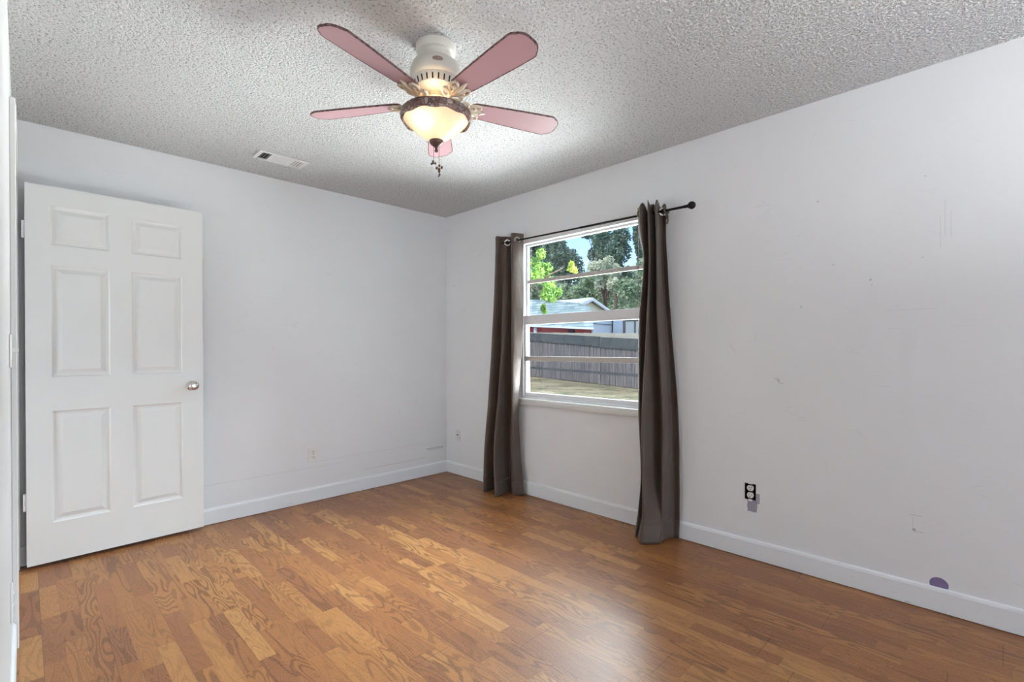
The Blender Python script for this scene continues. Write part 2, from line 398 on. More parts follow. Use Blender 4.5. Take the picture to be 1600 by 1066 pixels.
def base(name, segs, axis):
    # profile: 10 cm board with eased top
    bm = bmesh.new(); prof = [(0, .004), (.012, .004), (.012, .092), (.009, .103), (.003, .108), (0, .108)]
    for (pl, s, u0, u1) in segs:
        r0 = []; r1 = []
        for d, z_ in prof:
            q0 = (pl+s*d, u0, z_) if axis == 'x' else (u0, pl+s*d, z_)
            q1 = (pl+s*d, u1, z_) if axis == 'x' else (u1, pl+s*d, z_)
            r0.append(bm.verts.new(q0)); r1.append(bm.verts.new(q1))
        n = len(prof)
        for k in range(n): bm.faces.new((r0[k], r0[(k+1) % n], r1[(k+1) % n], r1[k]))
        bm.faces.new(r0); bm.faces.new(r1[::-1])
    bmesh.ops.recalc_face_normals(bm, faces=bm.faces)
    return struct(from_bm(name, bm, M_base))
base('baseboard_right', [(R, -1, Y0, B)], 'x')
base('baseboard_back', [(B, -1, L, R-.012)], 'y')
base('baseboard_left', [(L, 1, Y0, DOOR[0]-.075)], 'x')

# door casing and jamb (trim_1)
c0 = struct(empty('trim_1'))
y0, y1, z1 = DOOR[0], DOOR[1], DOOR[3]
def casing(name, yy0, yy1, zz0, zz1):
    bm = bmesh.new()
    box(bm, L, L+.018, yy0, yy1, zz0, zz1, bev=.003)
    return from_bm(name, bm, M_trim, c0)
casing('casing_side', y0-.07, y0-.004, 0, z1+.075)
casing('casing_side', y1+.002, B-.001, 0, z1+.075)
boxo('casing_head', (L, L+.020, y0-.004, y1+.002, z1+.004, z1+.075), M_trim, c0, bev=.003)
boxo('door_jamb', [(L-T-.005, L+.004, y0-.004, y0+.014, 0, z1), (L-T-.005, L+.004, y1-.014, y1+.002, 0, z1), (L-T-.005, L+.004, y0+.014, y1-.014, z1-.014, z1+.004)], M_trim, c0)

# ------------------------------------------------------------------ the six panel door
dang = radians(1.816)
dr = struct(empty('door_1', (.0082, 3.6219, 0), dang))
DW, DB, DT, TH = .812, .022, 2.045, .035
xs_ = [0, .1, .347, .448, .70, DW]; zs_ = [DB, .232, .833, 1.017, 1.622, 1.73, 1.942, DT]
def panel_face(bm, ysurf, sgn):
    for i in range(5):
        for j in range(7):
            a, b_, c_, d_ = xs_[i], xs_[i+1], zs_[j], zs_[j+1]
            if i in (1, 3) and j in (1, 3, 5):
                rings = []
                for ins, dep in ((0, 0), (.006, .007), (.016, .009), (.022, .0085), (.042, .0015)):
                    rings.append([bm.verts.new((px, ysurf+sgn*dep, pz)) for px, pz in ((a+ins, c_+ins), (b_-ins, c_+ins), (b_-ins, d_-ins), (a+ins, d_-ins))])
                for r0, r1 in zip(rings, rings[1:]):
                    for k in range(4): bm.faces.new((r0[k], r0[(k+1) % 4], r1[(k+1) % 4], r1[k]))
                bm.faces.new(rings[-1])
            else:
                bm.faces.new([bm.verts.new(q) for q in ((a, ysurf, c_), (b_, ysurf, c_), (b_, ysurf, d_), (a, ysurf, d_))])
bm = bmesh.new(); panel_face(bm, 0, 1); panel_face(bm, TH, -1)
for q in (((0, 0, DB), (0, TH, DB), (0, TH, DT), (0, 0, DT)), ((DW, 0, DB), (DW, TH, DB), (DW, TH, DT), (DW, 0, DT)), ((0, 0, DB), (DW, 0, DB), (DW, TH, DB), (0, TH, DB)), ((0, 0, DT), (DW, 0, DT), (DW, TH, DT), (0, TH, DT))):
    bm.faces.new([bm.verts.new(v_) for v_ in q])
bmesh.ops.remove_doubles(bm, verts=bm.verts, dist=1e-5); bmesh.ops.recalc_face_normals(bm, faces=bm.faces)
from_bm('door_panel', bm, M_door, dr)
kx, kz = .749, .935
bm = bmesh.new()
prof = [(0, -.0005), (.031, 0), (.031, .004), (.024, .008), (.011, .010), (.010, .028), (.018, .032), (.0265, .040), (.029, .050), (.026, .060), (.018, .066), (.008, .066), (.007, .064), (0, .064)]
lathe(bm, prof, 32, M=Matrix.Translation((kx, 0, kz)) @ Matrix.Rotation(radians(90), 4, 'X'))
from_bm('door_knob', bm, M_chrome, dr, autos=50)
bm = bmesh.new()
lathe(bm, [(0, 0), (.031, 0), (.031, .004), (.011, .010), (.010, .018), (.024, .024), (.024, .034), (0, .038)], 32, M=Matrix.Translation((kx, TH, kz)) @ Matrix.Rotation(radians(-90), 4, 'X'))
from_bm('door_knob', bm, M_chrome, dr, autos=50)
boxo('latch_plate', (DW-.0005, DW+.0015, .006, TH-.006, kz-.03, kz+.03), M_chrome, dr)
for zc in (.36, 1.80):
    bm = bmesh.new()
    lathe(bm, [(0, 0), (.0055, 0), (.0055, .09), (0, .09)], 14, M=Matrix.Translation((-.007, .014, zc-.045)))
    hg = from_bm('hinge', bm, M_trim, dr, autos=40)
    boxo('hinge_leaf', (-.0025, -.0005, .003, TH-.004, zc-.045, zc+.045), M_trim, hg)

# ------------------------------------------------------------------ window
wn_ = struct(empty('window_1', (R+.03, 2.1825, WIN[2])))
def wpart(name, boxes, mt_, bev=.0015, parent=None):
    bm = bmesh.new()
    for (x0, x1, a0, a1, b0, b1) in boxes:
        box(bm, x0-(R+.03), x1-(R+.03), a0-2.1825, a1-2.1825, b0-WIN[2], b1-WIN[2], bev=bev)
    return from_bm(name, bm, mt_, parent or wn_)
ya, yb, za, zb = WIN
M_alum = simple('white_aluminium', srgb(232, 233, 235), .35, metal=0, var=.02)
M_rail = simple('weathered_rail', srgb(196, 190, 184), .45, metal=0, var=.08)
wpart('window_frame', [(R+.006, R+.085, ya, ya+.035, za, zb), (R+.006, R+.085, yb-.032, yb, za, zb), (R+.006, R+.085, ya+.035, yb-.032, zb-.038, zb), (R+.006, R+.085, ya+.035, yb-.032, za, za+.030)], M_alum)
# upper sash (outer plane) and lower sash (inner plane)
ga, gb = ya+.035, yb-.032
us_ = wpart('upper_sash', [(R+.05, R+.072, ga, ga+.012, 1.375, zb-.038), (R+.05, R+.072, gb-.012, gb, 1.375, zb-.038), (R+.05, R+.072, ga+.012, gb-.012, zb-.052, zb-.038), (R+.048, R+.074, ga+.012, gb-.012, 1.375, 1.415)], M_alum)
wpart('muntin_bar', [(R+.052, R+.07, ga+.012, gb-.012, 1.683, 1.711)], M_rail, parent=us_)
wpart('glass_pane', [(R+.060, R+.062, ga+.01, gb-.01, 1.405, zb-.05)], M_glass, bev=0, parent=us_)
ls_ = wpart('lower_sash', [(R+.022, R+.046, ga, ga+.02, za+.03, 1.42), (R+.022, R+.046, gb-.018, gb, za+.03, 1.42), (R+.018, R+.047, ga+.0, gb, 1.352, 1.424), (R+.022, R+.046, ga+.02, gb-.018, za+.03, .81)], M_alum)
wpart('muntin_bar', [(R+.018, R+.044, ga+.004, gb-.004, 1.062, 1.099)], M_rail, parent=ls_)
wpart('glass_pane', [(R+.034, R+.036, ga+.018, gb-.016, .805, 1.36)], M_glass, bev=0, parent=ls_)
wpart('sash_cord', [(R+.047, R+.049, 1.711, 1.715, za+.03, zb-.05)], M_cord, bev=0)
# sill board
bm = bmesh.new(); box(bm, -.054, -.0305, ya-.03-2.1825, yb+.028-2.1825, -.036, .016, bev=.007)
box(bm, -.034, .055, ya-2.1825+.001, yb-2.1825-.001, .0005, .0155)
from_bm('window_sill', bm, M_trim, wn_, autos=40)

# ------------------------------------------------------------------ curtain rod
ROD_X = 2.74
def rod_z(y): return 1.985+(y-1.285)*.0155
rd = tag(empty('curtain_rod', (ROD_X, 2.1, rod_z(2.1))), 'thin black curtain rod with a round ball finial across the window top', 'curtain rod')
def rp(x, y, z_): return (x-ROD_X, y-2.1, z_-rod_z(2.1))
bm = bmesh.new(); tube(bm, [rp(ROD_X, 1.30, rod_z(1.30)), rp(ROD_X, 2.08, rod_z(2.08))], .0078, 12); from_bm('rod', bm, M_black, rd, autos=40)
bm = bmesh.new(); tube(bm, [rp(ROD_X, 2.07, rod_z(2.07)), rp(ROD_X, 2.895, rod_z(2.895))], .0062, 12); from_bm('rod', bm, M_black, rd, autos=40)
def finial(y, s):
    bm = bmesh.new()
    prof = [(0, -.006), (.0095, -.006), (.0095, .006), (.007, .010), (.011, .014), (.011, .018), (.008, .020)]
    prof += [(.0225*sin(a), .040-.0225*cos(a)) for a in [radians(q) for q in range(25, 181, 15)]]
    M_ = Matrix.Translation(rp(ROD_X, y, rod_z(y))) @ Matrix.Rotation(radians(90*s), 4, 'X')
    lathe(bm, prof, 24, M=M_); return from_bm('finial', bm, M_black, rd, autos=60)
finial(1.318, 1)
for yb_ in (1.488, 2.86):
    bm = bmesh.new()
    lathe(bm, [(0, 0), (.016, 0), (.016, .004), (.005, .006), (.005, .09)], 14, M=Matrix.Translation(rp(R-.0, yb_, rod_z(yb_)-.012)) @ Matrix.Rotation(radians(-90), 4, 'Y'))
    lathe(bm, [(.0125, -.006), (.0125, .006), (.009, .006), (.009, -.006), (.0125, -.006)], 14, M=Matrix.Translation(rp(ROD_X, yb_, rod_z(yb_))) @ Matrix.Rotation(radians(90), 4, 'X'))
    from_bm('rod_bracket', bm, M_black, rd, autos=40)

# ------------------------------------------------------------------ curtains
def curtain(name, levels, label, seed, zigs, gromm, hemz=.10):
    ys_ = [p[1] for p in levels[0][1]]; cy = sum(ys_)/len(ys_)
    root = tag(empty(name, (ROD_X, cy, 0)), label, 'curtain', 'grommet curtains hanging beside the window')
    NV = 110; NU = 10
    cols = []
    ztop = levels[0][0]
    lv = [[(z_,)+tuple(q) for q in pts] for z_, pts in levels]
    npt = len(lv[0])
    # interpolate each control point over height with a monotone smooth blend
    def at(k, s):
        z_ = ztop*(1-s)+levels[-1][0]*s
        for a, b_ in zip(levels, levels[1:]):
            if a[0] >= z_ >= b_[0]-1e-9:
                w_ = (a[0]-z_)/(a[0]-b_[0]); ia = levels.index(a)
                pz = levels[max(ia-1, 0)][1][k]; nz = levels[min(ia+2, len(levels)-1)][1][k]
                p0, p1, p2, p3 = pz, a[1][k], b_[1][k], nz
                return tuple(.5*((2*B_)+(-A_+C_)*w_+(2*A_-5*B_+4*C_-D_)*w_*w_+(-A_+3*B_-3*C_+D_)*w_**3) for A_, B_, C_, D_ in zip(p0, p1, p2, p3))
    rnd = random.Random(seed)
    bm = bmesh.new(); rows = []
    for r in range(NV+1):
        s = r/NV
        pts = catmull([at(k, s) for k in range(npt)], NU)
        row = []
        for q, (x_, y_) in enumerate(pts):
            u = q/len(pts)
            z_ = ztop*(1-s)+levels[-1][0]*s
            wv_ = mnoise.noise(Vector((u*9+seed, z_*2.2, seed)))*.006+mnoise.noise(Vector((u*22, z_*7, seed*2)))*.0025
            if zigs: z_ += zigs(u, s)
            x2 = min(x_+wv_, R-.016)
            row.append(bm.verts.new((x2-ROD_X, y_+wv_*.6-cy, max(z_, .004))))
        rows.append(row)
    for a, b_ in zip(rows, rows[1:]):
        for k in range(len(a)-1): bm.faces.new((a[k], a[k+1], b_[k+1], b_[k]))
    bmesh.ops.recalc_face_normals(bm, faces=bm.faces)
    o = from_bm('curtain_panel', bm, M_curt, root, smooth=True)
    md = o.modifiers.new('so', 'SOLIDIFY'); md.thickness = .003; md.offset = 0
    # hem fold: a doubled band sewn at the bottom
    bm = bmesh.new(); hr = int(NV*(1-hemz/(ztop)))
    h0 = []; 
    rr_ = []
    for r in range(hr, NV+1):
        s = r/NV; pts = catmull([at(k, s) for k in range(npt)], NU); row = []
        for q in range(len(pts)):
            x_, y_ = pts[q]; u = q/len(pts); z_ = ztop*(1-s)+levels[-1][0]*s
            wv_ = mnoise.noise(Vector((u*9+seed, z_*2.2, seed)))*.006+mnoise.noise(Vector((u*22, z_*7, seed*2)))*.0025
            a = pts[max(q-1, 0)]; c_ = pts[min(q+1, len(pts)-1)]
            n_ = Vector((c_[1]-a[1], -(c_[0]-a[0]))).normalized()
            if n_.dot(Vector((-1, -.6))) < 0 and False: n_ = -n_
            if zigs: z_ += zigs(u, s)
            row.append(bm.verts.new((min(x_+wv_, R-.016)-ROD_X, y_+wv_*.6-cy, max(z_, .003))))
        rr_.append(row)
    for a, b_ in zip(rr_, rr_[1:]):
        for k in range(len(a)-1): bm.faces.new((a[k], a[k+1], b_[k+1], b_[k]))
    bmesh.ops.recalc_face_normals(bm, faces=bm.faces)
    o = from_bm('hem', bm, M_curt, root, smooth=True)
    md = o.modifiers.new('so', 'SOLIDIFY'); md.thickness = .0062; md.offset = 0
    for (gy, gx, ang) in gromm:
        bm = bmesh.new(); prof = [(.0170, -.003), (.026, -.0025), (.027, 0), (.026, .0025), (.0170, .003), (.0165, 0), (.0170, -.003)]
        lathe(bm, prof, 28, M=Matrix.Translation((gx-ROD_X, gy-cy, rod_z(gy))) @ Matrix.Rotation(radians(ang), 4, 'Z') @ Matrix.Rotation(radians(90), 4, 'Y'))
        from_bm('grommet', bm, M_grom, root, autos=60)
    return root
left_levels = [
 (2.062, [(2.80, 3.00), (2.695, 2.885), (2.735, 2.855), (2.755, 2.83), (2.795, 2.795), (2.70, 2.715), (2.79, 2.668)]),
 (1.90, [(2.80, 3.00), (2.695, 2.89), (2.745, 2.865), (2.752, 2.835), (2.80, 2.795), (2.69, 2.70), (2.79, 2.672)]),
 (1.40, [(2.80, 3.03), (2.69, 2.915), (2.77, 2.90), (2.715, 2.815), (2.805, 2.79), (2.70, 2.715), (2.79, 2.677)]),
 (.75, [(2.80, 3.075), (2.67, 2.95), (2.77, 2.92), (2.67, 2.84), (2.805, 2.82), (2.70, 2.715), (2.79, 2.73)]),
 (.35, [(2.80, 3.12), (2.65, 2.98), (2.765, 2.95), (2.63, 2.85), (2.805, 2.845), (2.715, 2.73), (2.795, 2.72)]),
 (.006, [(2.80, 3.15), (2.64, 2.98), (2.75, 2.95), (2.605, 2.81), (2.80, 2.84), (2.74, 2.735), (2.79, 2.675)])]
curtain('curtain', left_levels, 'taupe grommet curtain left of the window, its top showing two metal rings', 3, None, [(2.812, 2.752, 42+0), (2.686, 2.733, 70)])
right_levels = [
 (2.035, [(2.80, 1.665), (2.68, 1.575), (2.74, 1.56), (2.665, 1.515), (2.76, 1.53), (2.67, 1.468), (2.80, 1.505), (2.79, 1.462)]),
 (1.90, [(2.80, 1.655), (2.675, 1.572), (2.74, 1.555), (2.66, 1.51), (2.76, 1.52), (2.67, 1.463), (2.80, 1.505), (2.80, 1.470)]),
 (1.70, [(2.80, 1.62), (2.685, 1.555), (2.74, 1.55), (2.66, 1.505), (2.76, 1.515), (2.67, 1.46), (2.80, 1.50), (2.80, 1.462)]),
 (1.35, [(2.80, 1.655), (2.695, 1.59), (2.75, 1.575), (2.665, 1.52), (2.76, 1.51), (2.67, 1.455), (2.805, 1.48), (2.805, 1.442)]),
 (.75, [(2.80, 1.665), (2.72, 1.61), (2.76, 1.60), (2.62, 1.53), (2.765, 1.49), (2.69, 1.435), (2.81, 1.452), (2.812, 1.40)]),
 (.35, [(2.80, 1.64), (2.72, 1.60), (2.765, 1.595), (2.605, 1.52), (2.755, 1.49), (2.69, 1.44), (2.81, 1.44), (2.812, 1.392)]),
 (.12, [(2.80, 1.66), (2.68, 1.60), (2.70, 1.58), (2.60, 1.515), (2.70, 1.46), (2.71, 1.45), (2.81, 1.44), (2.812, 1.394)]),
 (.006, [(2.80, 1.67), (2.66, 1.605), (2.66, 1.585), (2.585, 1.52), (2.655, 1.45), (2.72, 1.455), (2.80, 1.44), (2.81, 1.396)])]
def zr(u, s):
    k = max(0, 1-s*9)
    return k*(.016*sin(u*34+1.2)+.012*sin(u*17))
rc = curtain('curtain', right_levels, 'bunched taupe curtain right of the window, below the visible ball finial', 8, zr, [(1.592, 2.712, 60), (1.463, 2.752, 35)])
# loose tie wrapped round the rod at the end of the right curtain
bm = bmesh.new(); cyr = rc.location.y
pts = [(ROD_X+.018*cos(a)+.002*a-.01, 1.448-.003*a, rod_z(1.45)+.020*sin(a)) for a in [q*.4 for q in range(0, 17)]]
pts += [(2.735, 1.43, 1.955), (2.745, 1.428, 1.93), (2.74, 1.432, 1.905)]
tube(bm, [(p_[0]-ROD_X, p_[1]-cyr, p_[2]) for p_ in pts], [.0055]*len(pts), 6)
from_bm('tie_strap', bm, M_curt, rc, smooth=True)

# ------------------------------------------------------------------ outlets and switches
def duplex(parent, mt_=M_plastic, y=0.0):
    """two receptacle faces drawn in local XZ, facing -Y"""
    for dz in (.0195, -.0195):
        bm = bmesh.new(); seg = 24; ring = []
        for k in range(seg):
            a = 2*pi*k/seg; ring.append((.0172*cos(a), max(-.0145, min(.0145, .0172*sin(a)))+dz))
        f_ = [bm.verts.new((q[0], y-.003, q[1])) for q in ring]; b_ = [bm.verts.new((q[0], y+.006, q[1])) for q in ring]
        bm.faces.new(f_); bm.faces.new(b_[::-1])
        for k in range(seg): bm.faces.new((f_[k], f_[(k+1) % seg], b_[(k+1) % seg], b_[k]))
        bmesh.ops.recalc_face_normals(bm, faces=bm.faces)
        rc_ = from_bm('receptacle', bm, mt_, parent)
        bm = bmesh.new()
        box(bm, -.0075, -.0050, y-.0036, y-.002, dz-.001, dz+.008); box(bm, .0050, .0075, y-.0036, y-.002, dz+.000, dz+.007)
        lathe(bm, [(0, 0), (.0028, 0), (.0028, .0016), (0, .0016)], 10, M=Matrix.Translation((0, y-.002, dz-.0075)) @ Matrix.Rotation(radians(90), 4, 'X'))
        from_bm('socket_slots', bm, M_slot, rc_)
# back wall
o = tag(empty('electrical_outlet', (1.565, B, .358)), 'white duplex outlet with cover plate on the wall beside the open door', 'outlet')
bm = bmesh.new(); box(bm, -.035, .035, -.007, 0, -.058, .058, bev=.0025); from_bm('cover_plate', bm, M_plastic, o)
duplex(o, y=-.0065)
bm = bmesh.new(); lathe(bm, [(0, 0), (.003, 0), (.002, .0015), (0, .0015)], 10, M=Matrix.Translation((0, -.007, 0)) @ Matrix.Rotation(radians(90), 4, 'X')); from_bm('screw', bm, M_chrome, o)
# bare outlet on right wall
o = tag(empty('electrical_outlet', (R, .994, .367), -pi/2), 'bare duplex outlet in a black hole, without cover plate, on the right wall', 'outlet')
bm = bmesh.new()
hw, hh = .030, .045
box(bm, -hw+.001, -hw+.003, .001, .06, -hh, hh); box(bm, hw-.003, hw-.001, .001, .06, -hh, hh)
box(bm, -hw, hw, .001, .06, -hh+.001, -hh+.003); box(bm, -hw, hw, .001, .06, hh-.003, hh-.001); box(bm, -hw, hw, .058, .062, -hh, hh)
from_bm('outlet_box', bm, M_galv, o)
duplex(o, y=.002)
bm = bmesh.new(); box(bm, -.010, .010, .006, .008, -.050, .050); box(bm, -.012, .012, .008, .036, -.033, .033)
from_bm('mounting_strap', bm, M_galv, o)
bm = bmesh.new()
bm.free()
for s in (1, -1):
    bm = bmesh.new(); box(bm, -.011, .011, -.001, .002, s*.047-.006, s*.047+.006, bev=.0015); from_bm('plaster_ear', bm, M_plastic, o)
# cable plate low on right wall near corner
o = tag(empty('cable_jack', (R, 3.558, .365), -pi/2), 'small painted over cable jack plate low on the wall near the room corner', 'wall plate')
bm = bmesh.new(); box(bm, -.03, .03, -.005, 0, -.05, .05, bev=.002); from_bm('cover_plate', bm, M_trim, o)
bm = bmesh.new(); lathe(bm, [(0, 0), (.006, 0), (.006, .004), (.004, .004), (.004, .012), (0, .012)], 12, M=Matrix.Translation((0, -.005, .004)) @ Matrix.Rotation(radians(90), 4, 'X')); from_bm('coax_connector', bm, M_brown, o)
# left wall switch and outlet (seen edge on)
o = tag(empty('light_switch', (L, 2.45, 1.16), pi/2), 'white toggle light switch seen edge on beside the door casing', 'light switch')
bm = bmesh.new(); box(bm, -.035, .035, -.006, 0, -.058, .058, bev=.0025); from_bm('cover_plate', bm, M_plastic, o)
bm = bmesh.new(); box(bm, -.005, .005, -.024, -.004, -.006, .010, bev=.002); from_bm('toggle', bm, M_plastic, o)
o = tag(empty('electrical_outlet', (L, 2.38, .305), pi/2), 'white outlet seen edge on at far left, low under the light switch', 'outlet')
bm = bmesh.new(); box(bm, -.035, .035, -.006, 0, -.058, .058, bev=.0025); from_bm('cover_plate', bm, M_plastic, o)
duplex(o, y=-.0055)

# ------------------------------------------------------------------ ceiling vent
vt = tag(empty('ceiling_vent', (1.195, 3.325, H)), 'white three way air vent in the ceiling above the open door', 'air vent')
bm = bmesh.new()
hx, hy = .150, .076
for q in ((-hx, hx, -hy, -hy+.018), (-hx, hx, hy-.018, hy), (-hx, -hx+.022, -hy+.018, hy-.018), (hx-.022, hx, -hy+.018, hy-.018), (-.073, -.066, -hy+.018, hy-.018), (.066, .073, -hy+.018, hy-.018)):
    box(bm, q[0], q[1], q[2], q[3], -.008, -.001, bev=.001)
from_bm('vent_frame', bm, M_trim, vt)
boxo('duct_backing', (-hx+.01, hx-.01, -hy+.01, hy-.01, -.0012, -.0002), M_slot, vt)
def slat(xc, yc, lx, ly, ang, ax):
    bm = bmesh.new(); box(bm, -lx/2, lx/2, -ly/2, ly/2, -.0005, .0005, M=Matrix.Translation((xc, yc, -.0065)) @ Matrix.Rotation(radians(ang), 4, ax))
    return from_bm('louver', bm, M_trim, vt)
for k in range(3): slat(-.120+.018*k, 0, .010, 2*(hy-.018), -52, 'Y')
for k in range(3): slat(.084+.018*k, 0, .010, 2*(hy-.018), 35, 'Y')
for k in range(7): slat(0, -.051+.017*k, .130, .0178, 5, 'X')

# ------------------------------------------------------------------ ceiling fan
FX, FY = 1.2053, 1.6465
fan = tag(empty('ceiling_fan', (FX, FY, H)), 'white ceiling fan with five dusty pink blades and a lit glass bowl', 'ceiling fan')
def fl(name, prof, mt_, parent=fan, seg=48, autos=35, wob=None):
    bm = bmesh.new(); lathe(bm, prof, seg)
    if wob:
        for v_ in bm.verts: wob(v_)
    return from_bm(name, bm, mt_, parent, autos=autos)
fl('ceiling_canopy', [(0, -.0005), (.081, -.0005), (.081, -.022), (.076, -.030), (.066, -.034), (.064, -.052), (.066, -.062), (.074, -.070)], M_white_metal)
mh = fl('motor_housing', [(.066, -.060), (.080, -.068), (.096, -.080), (.104, -.098), (.106, -.118), (.104, -.130), (.100, -.138), (.094, -.142), (.092, -.150), (.084, -.178), (.062, -.190), (.04, -.194), (0, -.194)], M_white_metal)
bm = bmesh.new()
for k in range(24):
    a = 2*pi*k/24
    box(bm, -.0028, .0028, -.0016, .0016, -.011, .011, bev=.0012, M=Matrix.Rotation(a, 4, 'Z') @ Matrix.Translation((0, -.0882, -.1640)) @ Matrix.Rotation(radians(16), 4, 'X'))
from_bm('vent_slots', bm, M_slot, mh)
# oval badge facing the camera
bm = bmesh.new()
ba = math.atan2(-FY, -FX)
lathe(bm, [(0, .0018), (.010, .0016), (.0125, 0), (0, 0)], 20, M=Matrix.Rotation(ba+.06, 4, 'Z') @ Matrix.Translation((.104, 0, -.106)) @ Matrix.Rotation(radians(90), 4, 'Y') @ Matrix.Scale(1.7, 4, (0, 1, 0)) @ Matrix.Scale(.85, 4, (1, 0, 0)))
from_bm('oval_badge', bm, simple('badge', srgb(176, 150, 140), .4, var=.2, scale=300), mh)
fl('switch_housing', [(0, -.190), (.034, -.190), (.034, -.212), (.048, -.218), (.060, -.226), (.062, -.240), (.058, -.250), (.06, -.254), (.08, -.262), (0, -.262)], simple('cream_enamel', srgb(226, 208, 176), .35, var=.03))
# blades
BZ = 2.171-H
a0 = radians(51.467)
blade_me = edge_me = arm_me = None
def blade_outline(n=10):
    r0, r1 = .150, .560
    w0, w1 = .042, .062
    pts = [(r0, -w0*.75), (r0+.02, -w0)]
    pts += [(r1-.060, -w1), (r1-.045, -w1)]
    for k in range(7): a = radians(-78+k*26*.5*2*.5); 
    pts = [(r0, -w0*.8), (r0+.015, -w0), (.30, -.052), (.43, -.059), (r1-.055, -w1), (r1-.042, -w1*.985), (r1-.018, -w1*.74), (r1-.004, -w1*.50), (r1, -w1*.28)]
    pts += [(x_, -y_) for x_, y_ in reversed(pts)]
    return pts
def extrude_poly(bm, pts, z0, z1):
    a = [bm.verts.new((x_, y_, z0)) for x_, y_ in pts]; b_ = [bm.verts.new((x_, y_, z1)) for x_, y_ in pts]
    bm.faces.new(a[::-1]); bm.faces.new(b_)
    n = len(pts)
    for k in range(n): bm.faces.new((a[k], a[(k+1) % n], b_[(k+1) % n], b_[k]))
for k in range(5):
    ang = a0+k*radians(72)
    Mb = Matrix.Rotation(ang, 4, 'Z') @ Matrix.Translation((0, 0, BZ)) @ Matrix.Rotation(radians(-12), 4, 'X')
    if k == 0:
        bm = bmesh.new(); extrude_poly(bm, blade_outline(), -.0028, .0028)
        bo = from_bm('blade', bm, M_blade, fan); blade_me = bo.data
        bm = bmesh.new(); pts = blade_outline(); rnd = random.Random(4)
        dense = []
        for q in range(len(pts)):
            a_ = Vector(pts[q]); b_ = Vector(pts[(q+1) % len(pts)]); n_ = max(1, int((b_-a_).length/.008))
            for s in range(n_): dense.append(a_.lerp(b_, s/n_))
        cen = Vector((.355, 0)); ins = []
        for q, v_ in enumerate(dense):
            tdir = (dense[(q+1) % len(dense)]-dense[q-1]).normalized(); nrm = Vector((tdir.y, -tdir.x))
            tip = max(0, (v_.x-.47)/.09)
            ins.append((v_+nrm*.0008, v_-nrm*(.0016+rnd.random()*(.0016+.0025*tip))))
        r_ = [[bm.verts.new((a_.x, a_.y, -.0034)), bm.verts.new((a_.x, a_.y, .0034)), bm.verts.new((b_.x, b_.y, .0034)), bm.verts.new((b_.x, b_.y, -.0034))] for a_, b_ in ins]
        n_ = len(r_)
        for q in range(n_):
            for s in range(4): bm.faces.new((r_[q][s], r_[q][(s+1) % 4], r_[(q+1) % n_][(s+1) % 4], r_[(q+1) % n_][s]))
        bmesh.ops.recalc_face_normals(bm, faces=bm.faces)
        eo = from_bm('blade_edge', bm, M_edge, bo); edge_me = eo.data
        # ornate scrolled blade iron: a trefoil of loops below the blade root with a neck to the hub
        bm = bmesh.new()
        def loop(cx, cy_, rx, ry, rot, rad, z_=-.009):
            pts_ = []
            for s in range(21):
                a_ = 2*pi*s/20; px_, py_ = rx*cos(a_), ry*sin(a_)
                pts_.append((cx+px_*cos(rot)-py_*sin(rot), cy_+px_*sin(rot)+py_*cos(rot), z_))
            tube(bm, pts_, rad, 8, caps=False)
        tube(bm, [(.045, 0, -.006), (.07, 0, -.012), (.10, 0, -.012), (.125, 0, -.009)], [.014, .011, .008, .007], 10)
        for sg in (1, -1):
            loop(.108, sg*.024, .024, .014, sg*.75, .0058)
            loop(.158, sg*.024, .028, .014, sg*.30, .0058)
            tube(bm, [(.125, sg*.008, -.011), (.15, sg*.012, -.010), (.182, sg*.026, -.008)], [.008, .007, .004], 8)
        tube(bm, [(.12, 0, -.011), (.15, 0, -.010), (.185, 0, -.009), (.212, 0, -.006)], [.010, .009, .008, .002], 8)
        for q in ((.160, .024), (.160, -.024), (.185, 0)):
            lathe(bm, [(0, -.018), (.005, -.017), (.006, -.011), (.006, -.004), (0, -.004)], 10, c=(q[0], q[1], 0))
        for v_ in bm.verts: v_.co.z = max(v_.co.z, -.02)
        ao = from_bm('blade_bracket', bm, simple('cream_iron', srgb(228, 212, 190), .4, var=.04), fan, smooth=True); arm_me = ao.data
    else:
        bo = bpy.data.objects.new('blade', blade_me); C.objects.link(bo); bo.parent = fan
        eo = bpy.data.objects.new('blade_edge', edge_me); C.objects.link(eo); eo.parent = bo
        ao = bpy.data.objects.new('blade_bracket', arm_me); C.objects.link(ao); ao.parent = fan
    bo.matrix_local = Mb; ao.matrix_local = Mb
# light kit
def sc_wave(v_):
    r_ = math.hypot(v_.co.x, v_.co.y)
    if v_.co.z < -.285 and r_ > .12: v_.co.z += .0035*sin(math.atan2(v_.co.y, v_.co.x)*9)
lr = fl('light_ring', [(.078, -.262), (.120, -.266), (.138, -.270), (.1435, -.276), (.145, -.288), (.143, -.302), (.139, -.309), (.134, -.309), (.133, -.296), (.130, -.275), (.078, -.268)], M_mosaic, seg=90, wob=sc_wave)
bowl = fl('glass_bowl', [(.134, -.285), (.134, -.296), (.128, -.306), (.115, -.320), (.096, -.337), (.075, -.354), (.055, -.369), (.038, -.380), (.026, -.387), (0, -.390)], M_bowl, seg=64)
fl('bowl_finial', [(0, -.386), (.029, -.386), (.0295, -.390), (.026, -.398), (.016, -.406), (.008, -.411), (.005, -.418), (.008, -.424), (.006, -.431), (0, -.434)], M_brown, seg=24)
